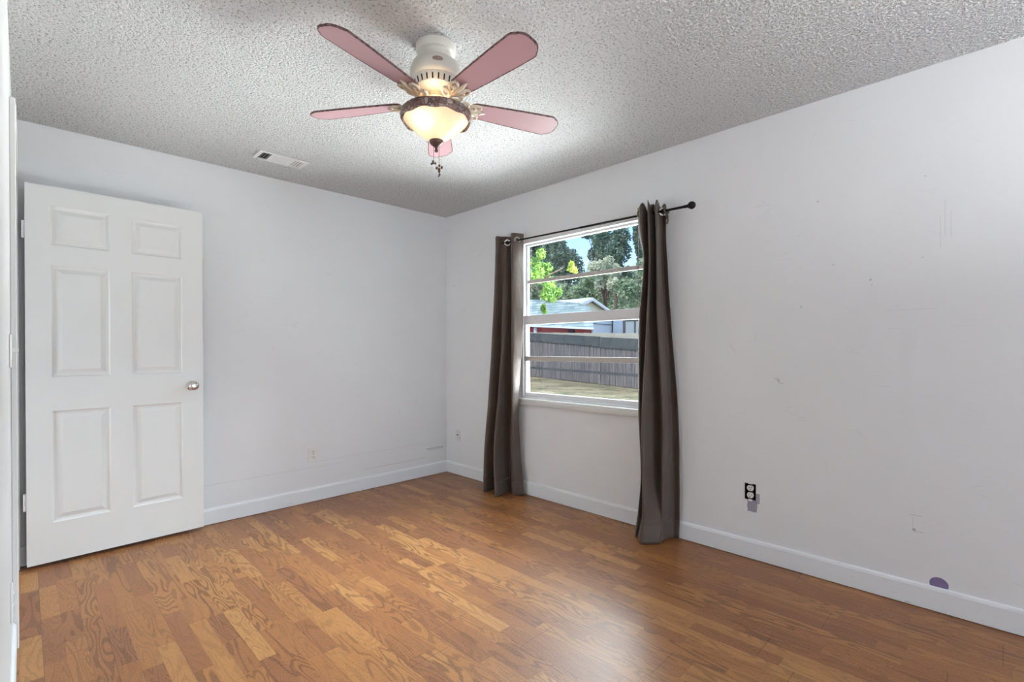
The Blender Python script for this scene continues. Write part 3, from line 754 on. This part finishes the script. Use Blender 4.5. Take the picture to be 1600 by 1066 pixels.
for (dx, dy, zb_, shape) in ((.006, -.010, -.500, 0), (-.008, .008, -.470, 1)):
    bm = bmesh.new()
    n_ = int((-.405-zb_)/.0042)
    for q in range(n_):
        zc = -.405-q*.0042
        bmesh.ops.create_icosphere(bm, subdivisions=1, radius=.0018, matrix=Matrix.Translation((dx, dy, zc)))
    co = from_bm('pull_chain', bm, M_brown, fan, smooth=True)
    bm = bmesh.new()
    if shape == 0:
        for q, (ox, oy, oz, rr) in enumerate(((0, 0, -.004, .006), (.010, -.004, .006, .005), (-.008, .006, .002, .005), (.004, .004, .014, .0045), (-.004, -.006, -.014, .005), (.002, 0, -.024, .004), (-.002, 0, -.031, .003))):
            bmesh.ops.create_icosphere(bm, subdivisions=2, radius=rr, matrix=Matrix.Translation((dx+ox, dy+oy, zb_+oz)) @ Matrix.Scale(1.5, 4, (.3, .2, 1)))
    else:
        for q in range(5):
            a_ = 2*pi*q/5
            bmesh.ops.create_icosphere(bm, subdivisions=2, radius=.0048, matrix=Matrix.Translation((dx+.008*cos(a_), dy+.008*sin(a_), zb_-.006+.004*sin(a_*2))))
    from_bm('chain_charm', bm, M_brown, co, smooth=True)
# the lamp itself, inside the bowl
pd = bpy.data.lights.new('fan_bulb', 'POINT'); pd.energy = .32; pd.color = (1, .80, .56); pd.shadow_soft_size = .02
po = bpy.data.objects.new('fan_bulb_light', pd); C.objects.link(po); po.parent = fan; po.location = (-.072, -.022, -.318)
pd = bpy.data.lights.new('fan_bulb', 'POINT'); pd.energy = .28; pd.color = (1, .74, .45); pd.shadow_soft_size = .02
po = bpy.data.objects.new('fan_bulb_light', pd); C.objects.link(po); po.parent = fan; po.location = (-.06, -.07, -.245)

# ------------------------------------------------------------------ garden
mt, t, b = mat('dry_lawn'); M_lawn = mt
p = t.pos()
n = t.noise(p, 1.1, 5, .65); n2 = t.noise(p, 14, 4, .7)
c = t.ramp(t.m('ADD', t.m('MULTIPLY', n, .55), t.m('MULTIPLY', n2, .45)), [(.38, srgb(74, 84, 56)), (.46, srgb(118, 112, 86)), (.54, srgb(150, 138, 112)), (.66, srgb(182, 170, 144))])
t.t.links.new(c, b.inputs['Base Color']); b.inputs['Roughness'].default_value = .95
bp = t.n('ShaderNodeBump', {'Height': n2, 'Distance': .05}); t.t.links.new(bp.outputs[0], b.inputs['Normal'])
mt, t, b = mat('grey_fence_wood'); M_fence = mt
p = t.pos(); n = t.noise(t.scale(p, (14, 14, 1.2)), 1.0, 5, .7)
c = t.ramp(n, [(.3, srgb(62, 60, 62)), (.5, srgb(96, 92, 93)), (.68, srgb(138, 130, 128))])
pk = t.n('ShaderNodeTexWhiteNoise', {'W': t.m('FLOOR', t.m('MULTIPLY', t.xyz(p)[1], 6.9))}, noise_dimensions='1D').outputs['Value']
c = t.mix(t.m('MULTIPLY', pk, .35), c, srgb(96, 92, 96))
t.t.links.new(c, b.inputs['Base Color']); b.inputs['Roughness'].default_value = .9
M_cap = simple('mossy_fence_cap', srgb(82, 88, 92), .9, var=.4, scale=5, bump=.01, bscale=20)
M_palef = simple('pale_fence_wood', srgb(178, 172, 158), .9, var=.15, scale=6)
M_hardie = simple('pale_siding', srgb(214, 222, 232), .7, var=.03, scale=4)
M_cream = simple('cream_gable', srgb(236, 228, 200), .7, var=.03, scale=4)
M_red = simple('red_barn_siding', srgb(186, 72, 66), .8, var=.12, scale=5)
M_bark = simple('bark', srgb(120, 98, 84), .9, var=.25, scale=12, bump=.02, bscale=25)
mt, t, b = mat('grey_green_shingle'); M_roof = mt
p = t.pos(); x, y, zz = t.xyz(p)
row = t.m('FLOOR', t.m('MULTIPLY', zz, 7.0)); fz = t.m('FRACT', t.m('MULTIPLY', zz, 7.0))
wn = t.n('ShaderNodeTexWhiteNoise', {'Vector': t.comb(row, t.m('FLOOR', t.m('ADD', t.m('MULTIPLY', y, 3.2), t.m('MULTIPLY', row, .5))), 0.0)}, noise_dimensions='2D').outputs['Value']
c = t.ramp(wn, [(0, srgb(112, 134, 142)), (.5, srgb(138, 160, 164)), (1, srgb(168, 184, 186))])
c = t.mix(t.m('LESS_THAN', fz, .14), c, srgb(88, 104, 112)); c = t.mix(t.m('MULTIPLY', t.noise(p, 8, 3), .35), c, srgb(120, 130, 128))
t.t.links.new(c, b.inputs['Base Color']); b.inputs['Roughness'].default_value = .9
def leafmat(name, stops, sc_=1.2):
    mt, t, b = mat(name); p = t.pos()
    wn = t.n('ShaderNodeTexWhiteNoise', {'Vector': t.n('ShaderNodeVectorMath', {0: t.scale(p, (9, 9, 9))}, operation='FLOOR').outputs[0]}).outputs['Value']
    k = t.m('ADD', t.m('MULTIPLY', t.noise(p, sc_, 3), .7), t.m('MULTIPLY', wn, .3))
    c = t.ramp(k, stops)
    t.t.links.new(c, b.inputs['Base Color']); b.inputs['Roughness'].default_value = .55
    tr = t.n('ShaderNodeBsdfTranslucent', {0: c}); mx = t.n('ShaderNodeMixShader', {0: .35, 1: b.outputs[0], 2: tr.outputs[0]})
    t.t.links.new(mx.outputs[0], t.t.nodes['Material Output'].inputs[0])
    return mt
M_dark = leafmat('oak_leaf', [(.3, srgb(66, 92, 80)), (.5, srgb(104, 130, 110)), (.7, srgb(176, 190, 170))])
M_mid = leafmat('bush_leaf', [(.3, srgb(84, 112, 84)), (.5, srgb(136, 160, 124)), (.7, srgb(214, 220, 190))])
M_bright = leafmat('bright_leaf', [(.3, srgb(74, 112, 48)), (.5, srgb(110, 150, 62)), (.7, srgb(170, 194, 100))], 4)
M_yel = leafmat('yellow_leaf', [(.3, srgb(120, 138, 50)), (.5, srgb(165, 175, 75)), (.7, srgb(205, 208, 120))], 4)
M_pale = leafmat('pale_moss', [(.3, srgb(170, 180, 150)), (.5, srgb(205, 210, 185)), (.7, srgb(235, 235, 215))], 2)

tag(boxo('lawn', (R+T, 70, -30, 60, -.2, -.1), M_lawn), kind='structure')
SC.objects['lawn'].name = 'ground'
# fence: runs between A and Bp, plan coordinates
FA, FB = Vector((16.06, 14.85)), Vector((13.40, 8.02)); fd = (FB-FA).normalized(); FL = (FB-FA).length
def fpt(s, off=0): q = FA+fd*s; n_ = Vector((fd.y, -fd.x)); q = q+n_*off; return q
def ftop(s): return 1.85+(1.455-1.85)*max(-.3, min(1.3, s/FL))
fn = tag(empty('wooden_fence', (FA.x, FA.y, -.1)), 'long weathered grey picket fence across the back of the yard', 'fence')
rnd = random.Random(5); bm = bmesh.new(); s = -9.0
face_n = Vector((fd.y, -fd.x))
if face_n.x > 0: face_n = -face_n
def fquadbox(bm, s0, s1, o0, o1, z00, z01, z10, z11):
    P = []
    for (ss, zl, zh) in ((s0, z00, z01), (s1, z10, z11)):
        for oo in (o0, o1):
            q = (fd*ss if ss > -3 else fd*-3+Vector((0, -(ss+3))))+face_n*oo
            P.append(bm.verts.new((q.x, q.y, zl))); P.append(bm.verts.new((q.x, q.y, zh)))
    for q in ((0, 1, 3, 2), (4, 6, 7, 5), (0, 4, 5, 1), (2, 3, 7, 6), (0, 2, 6, 4), (1, 5, 7, 3)): bm.faces.new([P[k_] for k_ in q])
while s < 18:
    w_ = .135+rnd.random()*.02; h_ = ftop(s)+.1-.16+rnd.uniform(-.01, .01); o_ = rnd.uniform(-.008, .008)
    fquadbox(bm, s, s+w_-.008, o_, o_+.02, .0+rnd.random()*.05, h_, .02, h_); s += w_
bmesh.ops.recalc_face_normals(bm, faces=bm.faces); from_bm('board_panel', bm, M_fence, fn)
bm = bmesh.new(); s = -9
while s < 18:
    z0_, z1_ = ftop(s)+.1, ftop(s+2.4)+.1
    dz = rnd.uniform(-.03, .03)
    fquadbox(bm, s, s+2.38, .025, .075, z0_-.34+dz, z0_-.0+dz, z1_-.34, z1_-.0); s += 2.4
bmesh.ops.recalc_face_normals(bm, faces=bm.faces); from_bm('top_board', bm, M_cap, fn)
bm = bmesh.new()
fquadbox(bm, -9, 18, .03, .055, .48+.06, .56+.06, .40, .48)
bmesh.ops.recalc_face_normals(bm, faces=bm.faces); from_bm('lower_rail', bm, M_cap, fn)
# pale fence beyond
f2 = tag(empty('neighbour_fence', (FA.x+.5, FA.y, -.1)), 'pale newer board fence just showing above the grey fence', 'fence')
bm = bmesh.new(); s = -9
while s < 18:
    w_ = .14; h_ = 1.98-.26*max(-.4, min(1.3, s/FL))+rnd.uniform(-.008, .008)
    fquadbox(bm, s, s+w_-.006, 0, .02, 0, h_, 0, h_); s += w_
bmesh.ops.recalc_face_normals(bm, faces=bm.faces); from_bm('board_panel', bm, M_palef, f2)

# shed with hipped shingle roof (front face on plane x=18)
sh = tag(empty('red_shed', (18.4, 15.5, -.1)), 'low red shed with grey green shingle roof behind the fence', 'shed')
def shl(bm_, pts_, faces):
    v_ = [bm_.verts.new((a_-18.4, b_-15.5, c_+.1)) for a_, b_, c_ in pts_]
    for f_ in faces: bm_.faces.new([v_[k_] for k_ in f_])
    bmesh.ops.recalc_face_normals(bm_, faces=bm_.faces)
bm = bmesh.new()
shl(bm, [(18, 12.92, 2.08), (18, 22, 2.69), (19.8, 22, 4.33), (19.8, 15.1, 3.44), (19.8, 14.44, 3.19), (21.4, 16.2, 2.1), (21.4, 22, 2.69), (18, 12.92, 2.03), (18, 22, 2.64), (21.4, 16.2, 2.05), (21.4, 22, 2.64)],
    [(0, 1, 2, 3, 4), (0, 4, 5), (3, 2, 6, 5), (4, 3, 5), (1, 6, 2), (0, 7, 8, 1), (0, 5, 9, 7), (5, 6, 10, 9), (1, 8, 10, 6), (7, 9, 10, 8)])
from_bm('shingle_roof', bm, M_roof, sh)
bm = bmesh.new()
shl(bm, [(18.2, 13.05, -.1), (18.2, 21.8, -.1), (21.2, 21.8, -.1), (21.2, 16.2, -.1), (18.2, 13.05, 2.03), (18.2, 21.8, 2.60), (21.2, 21.8, 2.60), (21.2, 16.2, 2.03)], [(0, 1, 5, 4), (1, 2, 6, 5), (2, 3, 7, 6), (3, 0, 4, 7)])
from_bm('shed_wall', bm, M_red, sh)
bm = bmesh.new()
shl(bm, [(17.96, 12.9, 1.99), (17.96, 22, 2.60), (17.96, 22, 2.69), (17.96, 12.9, 2.08), (18.0, 12.9, 1.99), (18.0, 22, 2.60), (18.0, 22, 2.69), (18.0, 12.9, 2.08)], [(0, 1, 2, 3), (4, 5, 6, 7), (0, 1, 5, 4), (3, 2, 6, 7), (0, 3, 7, 4), (1, 2, 6, 5)])
from_bm('fascia_board', bm, M_hardie, sh)
for (q0, q1) in ((13.03, 13.14), (16.5, 16.68)): boxo('corner_board', (18.13-18.4, 18.19-18.4, q0-15.5, q1-15.5, 0, 2.08+(q0-13)*.066), M_hardie, sh)
w_ = boxo('shed_window', (18.13-18.4, 18.19-18.4, 14.15-15.5, 14.5-15.5, 1.5, 2.14), M_slot, sh)

# neighbour house with gable
hs = tag(empty('neighbour_house', (26, 21, -.1)), 'pale blue-white house with a cream gable behind the shed', 'house')
def prism(name, poly, y0_, y1_, mt_, parent=hs):
    bm_ = bmesh.new(); n_ = len(poly)
    v_ = [bm_.verts.new((a_-26, q-21, b_+.1)) for q in (y0_, y1_) for a_, b_ in poly]
    for f_ in [tuple(range(n_)), tuple(range(n_, 2*n_))]+[(k_, (k_+1) % n_, n_+(k_+1) % n_, n_+k_) for k_ in range(n_)]: bm_.faces.new([v_[k_] for k_ in f_])
    bmesh.ops.recalc_face_normals(bm_, faces=bm_.faces); return from_bm(name, bm_, mt_, parent)
prism('siding_wall', [(24.0, -.1), (31.5, -.1), (31.5, 3.3), (24.0, 3.3)], 19.05, 27, M_hardie)
prism('gable_wall', [(24.0, 3.3), (28.6, 3.3), (28.1, 3.55), (26, 4.28), (24.0, 3.6)], 19.1, 27, M_cream)
prism('rake_board', [(26, 4.41), (28.9, 3.40), (28.9, 3.22), (26, 4.22), (23.1, 3.22), (23.1, 3.40)], 18.7, 18.82, M_trim)
prism('roof', [(26, 4.44), (29, 3.40), (29, 3.34), (26, 4.36), (23, 3.34), (23, 3.40)], 18.8, 27.4, simple('pale_roof', srgb(196, 198, 200), .8, var=.1))
prism('wing_roof', [(28.5, 3.3), (31.9, 3.3), (31.9, 3.38), (28.5, 3.38)], 18.95, 27.2, M_palef)
pr = boxo('screen_porch', [(27.5-26, 30-26, 15-21, 15.1-21, 0, 3.0), (27.5-26, 27.6-26, 15-21, 17.47-21, 3.0, 3.2), (27.5-26, 27.6-26, 15-21, 17.47-21, 0, 1.9), (27.5-26, 27.6-26, 17.3-21, 17.47-21, 1.9, 3.0), (27.5-26, 27.6-26, 16.55-21, 16.65-21, 1.9, 3.0), (27.5-26, 27.6-26, 15.1-21, 15.2-21, 1.9, 3.0), (27.5-26, 30-26, 15-21, 17.47-21, 3.2, 3.26)], simple('dark_frame', srgb(72, 72, 74), .5), hs)
M_pane2 = simple('far_window_pane', srgb(160, 172, 180), .25, var=.1)
for (q0, q1) in ((15.2, 16.55), (16.65, 17.3)): boxo('window_glass', (27.54-26, 27.58-26, q0-21, q1-21, 2.0, 3.1), M_pane2, pr)
bm = bmesh.new()
tube(bm, [(28.6-26, 18.98-21, 2.2), (28.6-26, 18.98-21, 3.3)], .04, 8); tube(bm, [(28.6-26, 18.98-21, 2.85), (25-26, 18.98-21, 2.9)], .022, 8); from_bm('conduit_pipe', bm, M_slot, hs)

# ------------------------------------------------------------------ trees
def foliage(name, blobs, n, size, seed, mt_, parent, loc, droop=0, asp=2.0):
    rnd = random.Random(seed); verts = []; faces = []
    for q in range(n):
        (cx, cy_, cz, rx, rz) = blobs[int(rnd.random()*len(blobs))]
        while True:
            d = Vector((rnd.uniform(-1, 1), rnd.uniform(-1, 1), rnd.uniform(-1, 1)))
            if .15 < d.length < 1: break
        d = d*(.55+.45*rnd.random())/max(d.length, .5) if rnd.random() < .5 else d
        pnt = Vector((cx+d.x*rx, cy_+d.y*rx, cz+d.z*rz))-Vector(loc)
        a_ = Vector((rnd.gauss(0, 1), rnd.gauss(0, 1), rnd.gauss(0, .6)-droop)).normalized()
        b_ = a_.cross(Vector((rnd.gauss(0, 1), rnd.gauss(0, 1), rnd.gauss(0, 1)))).normalized()
        s = size*rnd.uniform(.6, 1.3); a_ = a_*s; b_ = b_*(s/asp)
        i0 = len(verts); verts += [pnt-a_, pnt+b_, pnt+a_, pnt-b_]; faces.append((i0, i0+1, i0+2, i0+3))
    me = bpy.data.meshes.new(name); me.from_pydata([tuple(v_) for v_ in verts], [], faces)
    return link(name, me, mt_, parent)
def subblobs(c_, rx, rz, k_, seed):
    rnd = random.Random(seed); out = []
    for q in range(k_):
        d = Vector((rnd.uniform(-1, 1), rnd.uniform(-1, 1), rnd.uniform(-1, 1)))
        d = d.normalized()*(.2+.65*rnd.random()); s = rnd.uniform(.25, .45)
        out.append((c_[0]+d.x*rx, c_[1]+d.y*rx, c_[2]+d.z*rz, rx*s, rz*s*.9))
    return out
def tree(c_, rx, rz, n, size, mt_, label, seed, kb=14, group=None, name='leafy_tree', cat='tree', trunk=True):
    loc = (c_[0], c_[1], -.1)
    r_ = tag(empty(name, loc), label, cat, group)
    bl = subblobs(c_, rx, rz, kb, seed)
    foliage('foliage', bl, n, size, seed, mt_, r_, loc)
    if trunk:
        bm_ = bmesh.new(); h_ = c_[2]+.1
        tube(bm_, [(0, 0, 0), (.05, .08, h_*.5), (0, 0, h_)], [.22, .17, .09], 8)
        rn = random.Random(seed+1)
        for b_ in bl[:7]:
            tube(bm_, [(0, 0, h_*.62), ((b_[0]-loc[0])*.5, (b_[1]-loc[1])*.5, h_*.5+(b_[2]+.1)*.42), (b_[0]-loc[0], b_[1]-loc[1], b_[2]+.1)], [.09, .05, .02], 6)
        from_bm('trunk', bm_, M_bark, r_, smooth=True)
    return r_
def far(c_, k): return (c_[0]*k, c_[1]*k, 1.16+(c_[2]-1.16)*k)
for (c_, rx, rz, n, mt_, k, label, seed, cat) in (
    ((26, 21.3, 6.4), 1.6, 2.9, 9000, M_dark, 1.62, 'tall dark green oak left of centre, rising above the shed roof', 11, 'tree'),
    ((28, 18.3, 7.3), 1.75, 2.3, 8000, M_dark, 1.50, 'dark rounded oak crown against blue sky above the neighbour house', 12, 'tree'),
    ((29.5, 20.9, 8.9), 1.2, 1.7, 4000, M_dark, 1.78, 'narrow dark tree top between the two large oaks', 13, 'tree'),
    ((26.5, 18.1, 5.9), 1.15, 1.6, 5500, M_pale, 1.36, 'pale feathery grey-green tree standing in front of the oaks', 14, 'tree'),
    ((24.8, 18.9, 4.4), 2.1, 1.2, 7500, M_mid, 1.46, 'wide mid green bush directly behind the shed ridge', 15, 'bush'),
    ((24.6, 23.0, 5.2), 2.4, 2.2, 7500, M_mid, 2.05, 'mid green tree at far left behind the shed roof', 16, 'tree'),
    ((27, 14.6, 4.9), 2.4, 2.3, 10500, M_mid, 1.36, 'dense mid green tree at right behind the neighbour house roof', 17, 'tree'),
    ((27, 15.9, 7.8), .6, 2.0, 3000, M_dark, 1.56, 'thin dark tree at the right edge of the window view', 18, 'tree'),
    ((25, 23.4, 8.6), 1.5, 2.2, 5500, M_dark, 1.88, 'dark leafy crown high at the upper left of the window', 19, 'tree'),
    ((28, 17.6, 4.4), 5.5, 2.3, 17000, M_mid, 2.4, 'far broad belt of green trees behind all the others', 22, 'tree')):
    tree(far(c_, k), rx*k, rz*k, n, .12*k, mt_, label, seed, 34 if seed == 22 else 14, name='bush' if cat == 'bush' else 'leafy_tree', cat=cat)
# near branch of a tree left of the view, hanging in front of the shed
bt = tag(empty('overhanging_branch_tree', (8.3, 9.6, -.1)), 'tree with bright green drooping leaves hanging into the left of the window', 'tree')
bm = bmesh.new()
tube(bm, [(0, 0, 0), (.05, -.1, 1.6), (-.1, -.3, 2.7), (-.2, -1.0, 3.4)], [.16, .13, .10, .06], 10)
tube(bm, [(-.1, -.25, 2.35), (-.25, -1.0, 2.5), (-.3, -1.95, 2.58)], [.10, .09, .075], 10)
from_bm('trunk', bm, M_bark, bt, smooth=True)
bm = bmesh.new()
tube(bm, [(-.3, -1.9, 2.60), (-.3, -2.5, 2.78), (-.3, -3.1, 2.95)], [.03, .018, .006], 6)
tube(bm, [(-.3, -1.9, 2.58), (-.3, -2.2, 2.62), (-.3, -2.6, 2.45)], [.025, .012, .004], 6)
from_bm('branch', bm, M_bark, bt, smooth=True)
foliage('leaf_cluster', subblobs((8.0, 7.27, 2.86),   .46, .54, 16, 31), 2600, .042, 31, M_bright, bt, (8.3, 9.6, -.1), droop=.9, asp=3)
foliage('leaf_cluster', subblobs((8.0, 6.98, 2.36), .32, .32, 10, 32), 1700, .042, 32, M_bright, bt, (8.3, 9.6, -.1), droop=1.4, asp=3)
foliage('leaf_cluster', subblobs((8.0, 7.05, 2.02), .10, .16, 4, 33), 220, .045, 33, M_bright, bt, (8.3, 9.6, -.1), droop=1.6, asp=3)
foliage('leaf_cluster', subblobs((8.0, 6.28, 2.80), .14, .14, 5, 34), 260, .05, 34, M_yel, bt, (8.3, 9.6, -.1), droop=1.0, asp=3)
